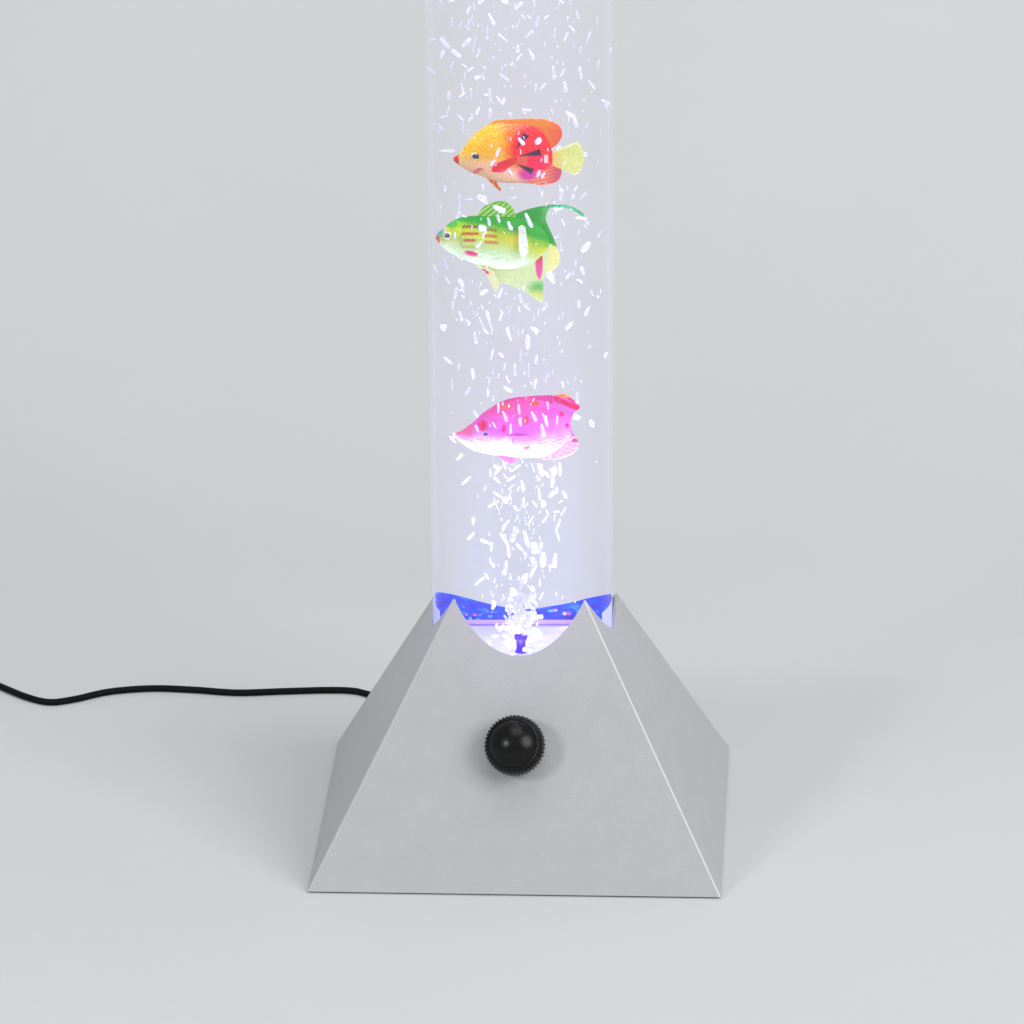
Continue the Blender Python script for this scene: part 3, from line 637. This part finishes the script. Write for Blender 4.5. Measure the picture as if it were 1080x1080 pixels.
templates = []
for k in range(6):
    bm = bmesh.new(); bmesh.ops.create_icosphere(bm, subdivisions=3, radius=1)
    for v in bm.verts:
        q = v.co.copy(); b = .16 * noise.noise(q * 1.1 + Vector((k * 5.1, 0, 0)))
        v.co = Vector((q.x * (1 + b) + .16 * math.sin(q.z * 1.8 + k), q.y * (1 + b), math.copysign(abs(q.z) ** .85, q.z)))
        rr_ = math.hypot(q.x, q.y)
        if rr_ > 1e-5: v.co.x *= rr_ ** -.45; v.co.y *= rr_ ** -.45
        w = 1 + .14 * math.sin(q.z * 2 + k * 1.7); v.co.x *= w; v.co.y *= w
    me = bpy.data.meshes.new('bubble'); bm.to_mesh(me); bm.free()
    for p in me.polygons: p.use_smooth = True
    me.materials.append(M_bubble); templates.append(me)
def zone(x, y):
    def inside(up, lo): return up[0][0] - 1 < x < up[-1][0] + 10 and interp(up, x) - 3 < y < interp(lo, x) + 3
    if inside(up1, lo1): return 'white bubble drifting across the front of the orange fish', 'bubbles in front of the orange fish', 1
    if inside(up2, [(a, b + (22 if a > 535 else 0)) for a, b in lo2]): return 'white bubble drifting across the front of the green fish', 'bubbles in front of the green fish', 1
    if inside(up3, lo3): return 'white bubble drifting across the front of the pink fish', 'bubbles in front of the pink fish', 1
    if y < 124: return 'small white streak of a bubble rising above the orange fish', 'bubbles above the orange fish', 0
    if y < 205: return 'small white bubble in the clear water around the orange fish', 'bubbles around the orange fish', 0
    if y < 320: return 'small white bubble in the clear water around the green fish', 'bubbles around the green fish', 0
    if y < 418: return 'white bubble rising between the green fish and the pink fish', 'bubbles between the green and pink fish', 0
    if y < 484: return 'small white bubble in the clear water around the pink fish', 'bubbles around the pink fish', 0
    return 'bright white bubble in the column rising from the base towards the pink fish', 'bubbles below the pink fish', 0
B.sort(key=lambda b: -(math.dist(b[:2], b[2:4]) + b[4]) * b[4])
LIM = 292
rest = []
for i, (x1, y1, x2, y2, w) in enumerate(B):
    cx, cy = (x1 + x2) / 2, (y1 + y2) / 2
    lab, grp, front = zone(cx, cy)
    off = abs(on_y(cx, cy, 0).x); ch = math.sqrt(max((RW * .95) ** 2 - off * off, 1e-8))
    if front: y = -max(.36 * ch, 19 * PXM) - random.random() * .004
    elif cy > 484: y = max(-ch, min(ch, random.gauss(-.10 * A, .09 * A)))
    else: y = random.uniform(-.9, .75) * ch
    y = max(-ch * .96, min(ch * .96, y))
    a, b = on_y(x1, y1, y), on_y(x2, y2, y)
    d = b - a; L = d.length
    if L < 1e-6: d = Vector((0, 0, 1))
    d = d.normalized(); d.y += random.uniform(-.35, .35); d.normalize()
    wd = w * PXM * (.80 if front else .98 if cy > 484 else .90)
    rot = d.to_track_quat('Z', 'Y')
    scl = Vector((wd / 2, wd / 2, (L + wd * .8) / 2))
    if i < LIM:
        o = bpy.data.objects.new('bubble', random.choice(templates)); COL.objects.link(o)
        o.location = (a + b) / 2; o.rotation_mode = 'QUATERNION'; o.rotation_quaternion = rot; o.scale = scl
        tag(o, lab, 'bubble', grp)
    else: rest.append(((a + b) / 2, rot, scl))
# froth round the nozzle, and the finest bubbles nobody could count
bm = bmesh.new()
def blob(p, rot, s):
    r = bmesh.ops.create_icosphere(bm, subdivisions=2, radius=1)
    Mx = Matrix.LocRotScale(p, rot, s)
    for v in r['verts']: v.co = Mx @ v.co
for r in rest: blob(*r)
from mathutils import Quaternion
idq = Quaternion((1, 0, 0, 0))
kk = 0
while kk < 520:
    t = random.random() ** .75
    py = 628 + 63 * t + random.gauss(0, 3)
    wdt = interp([(0, 8), (.3, 13), (.6, 16), (1, 14)], t)
    px = 546 + random.gauss(0, .62) * wdt + 4 * (1 - t) + 5 * math.sin(py * .35)
    yd = yn + random.uniform(-.11, .20) * A
    if abs(px - 549.5) < 8 and py > 670: yd = yn + random.uniform(.08, .2) * A
    p = on_y(px, py, yd)
    if p.z < PLZ + .0006 or math.hypot(p.x, p.y) > RW * .96: kk += 1; continue
    s = random.uniform(1.0, 2.9) * PXM
    blob(p, idq, Vector((s * random.uniform(.8, 1.2), s, s * random.uniform(.8, 1.25)))); kk += 1
for _ in range(4):
    blob(on_y(556 + random.uniform(-3, 4), 682 + random.uniform(-3, 6), yn - 9 * PXM), idq, Vector((2.6 * PXM,) * 3))
for _ in range(480):                      # faint tiny ones through the whole height
    px = random.gauss(545, 50); py = random.uniform(-60, 640)
    if py > 490: px = 550 + random.gauss(0, 20)
    yd = random.uniform(-.5, .9) * R
    p = on_y(px, py, yd)
    if math.hypot(p.x, p.y) > RW * .93: continue
    d = Vector((random.gauss(0, .35), random.gauss(0, .2), 1)).normalized()
    s = random.uniform(.5, .9) * PXM
    blob(p, d.to_track_quat('Z', 'Y'), Vector((s, s, s * random.uniform(1.5, 4))))
fr = link('bubble_froth', bm, M_bubble); fr['kind'] = 'stuff'
fr['label'] = 'white froth of tiny bubbles boiling up round the violet nozzle'

# ------------------------------------------------------------------ light
w = bpy.data.worlds.new('World'); sc.world = w; w.use_nodes = True
bg = w.node_tree.nodes['Background']; bg.inputs[0].default_value = (.96, .98, 1.0, 1); bg.inputs[1].default_value = .365
def area(name, loc, target, size, power, col=(1, 1, 1), spread=None, shape='SQUARE'):
    l = bpy.data.lights.new(name, 'AREA'); l.shape = shape; l.size = size; l.energy = power; l.color = col
    if spread: l.spread = spread
    o = bpy.data.objects.new(name, l); COL.objects.link(o); o.location = loc
    o.rotation_euler = (Vector(target) - Vector(loc)).to_track_quat('-Z', 'Y').to_euler(); return o
area('softbox_right', (1.9, -1.55, 1.6), (0, 0, .1), 1.9, 50, (.985, .99, 1), None, 'DISK')
area('softbox_left', (-1.5, -1.8, 1.25), (0, 0, .1), .5, 18, (.98, .99, 1), None, 'DISK')
area('softbox_top', (.1, -.35, 2.2), (0, -.1, 0), 1.3, 12.5)
area('led', (0, 0, PLZ + .0008), (0, 0, 1), RW * 1.9, .155, (.48, .47, 1.0), math.radians(34), 'DISK')
area('upper_fill', (0, 0, TOP - .025), (0, 0, 0), RW * 1.7, .034, (.42, .41, 1.0), math.radians(7), 'DISK')  # added light, unseen at the tube top, brightens the upper bubbles and water

sc.view_settings.view_transform = 'Standard'; sc.view_settings.look = 'None'
sc.view_settings.exposure = 0; sc.view_settings.gamma = 1
cy = sc.cycles
cy.use_denoising = True; cy.max_bounces = 14; cy.transparent_max_bounces = 40; cy.volume_bounces = 2
cy.sample_clamp_indirect = 8
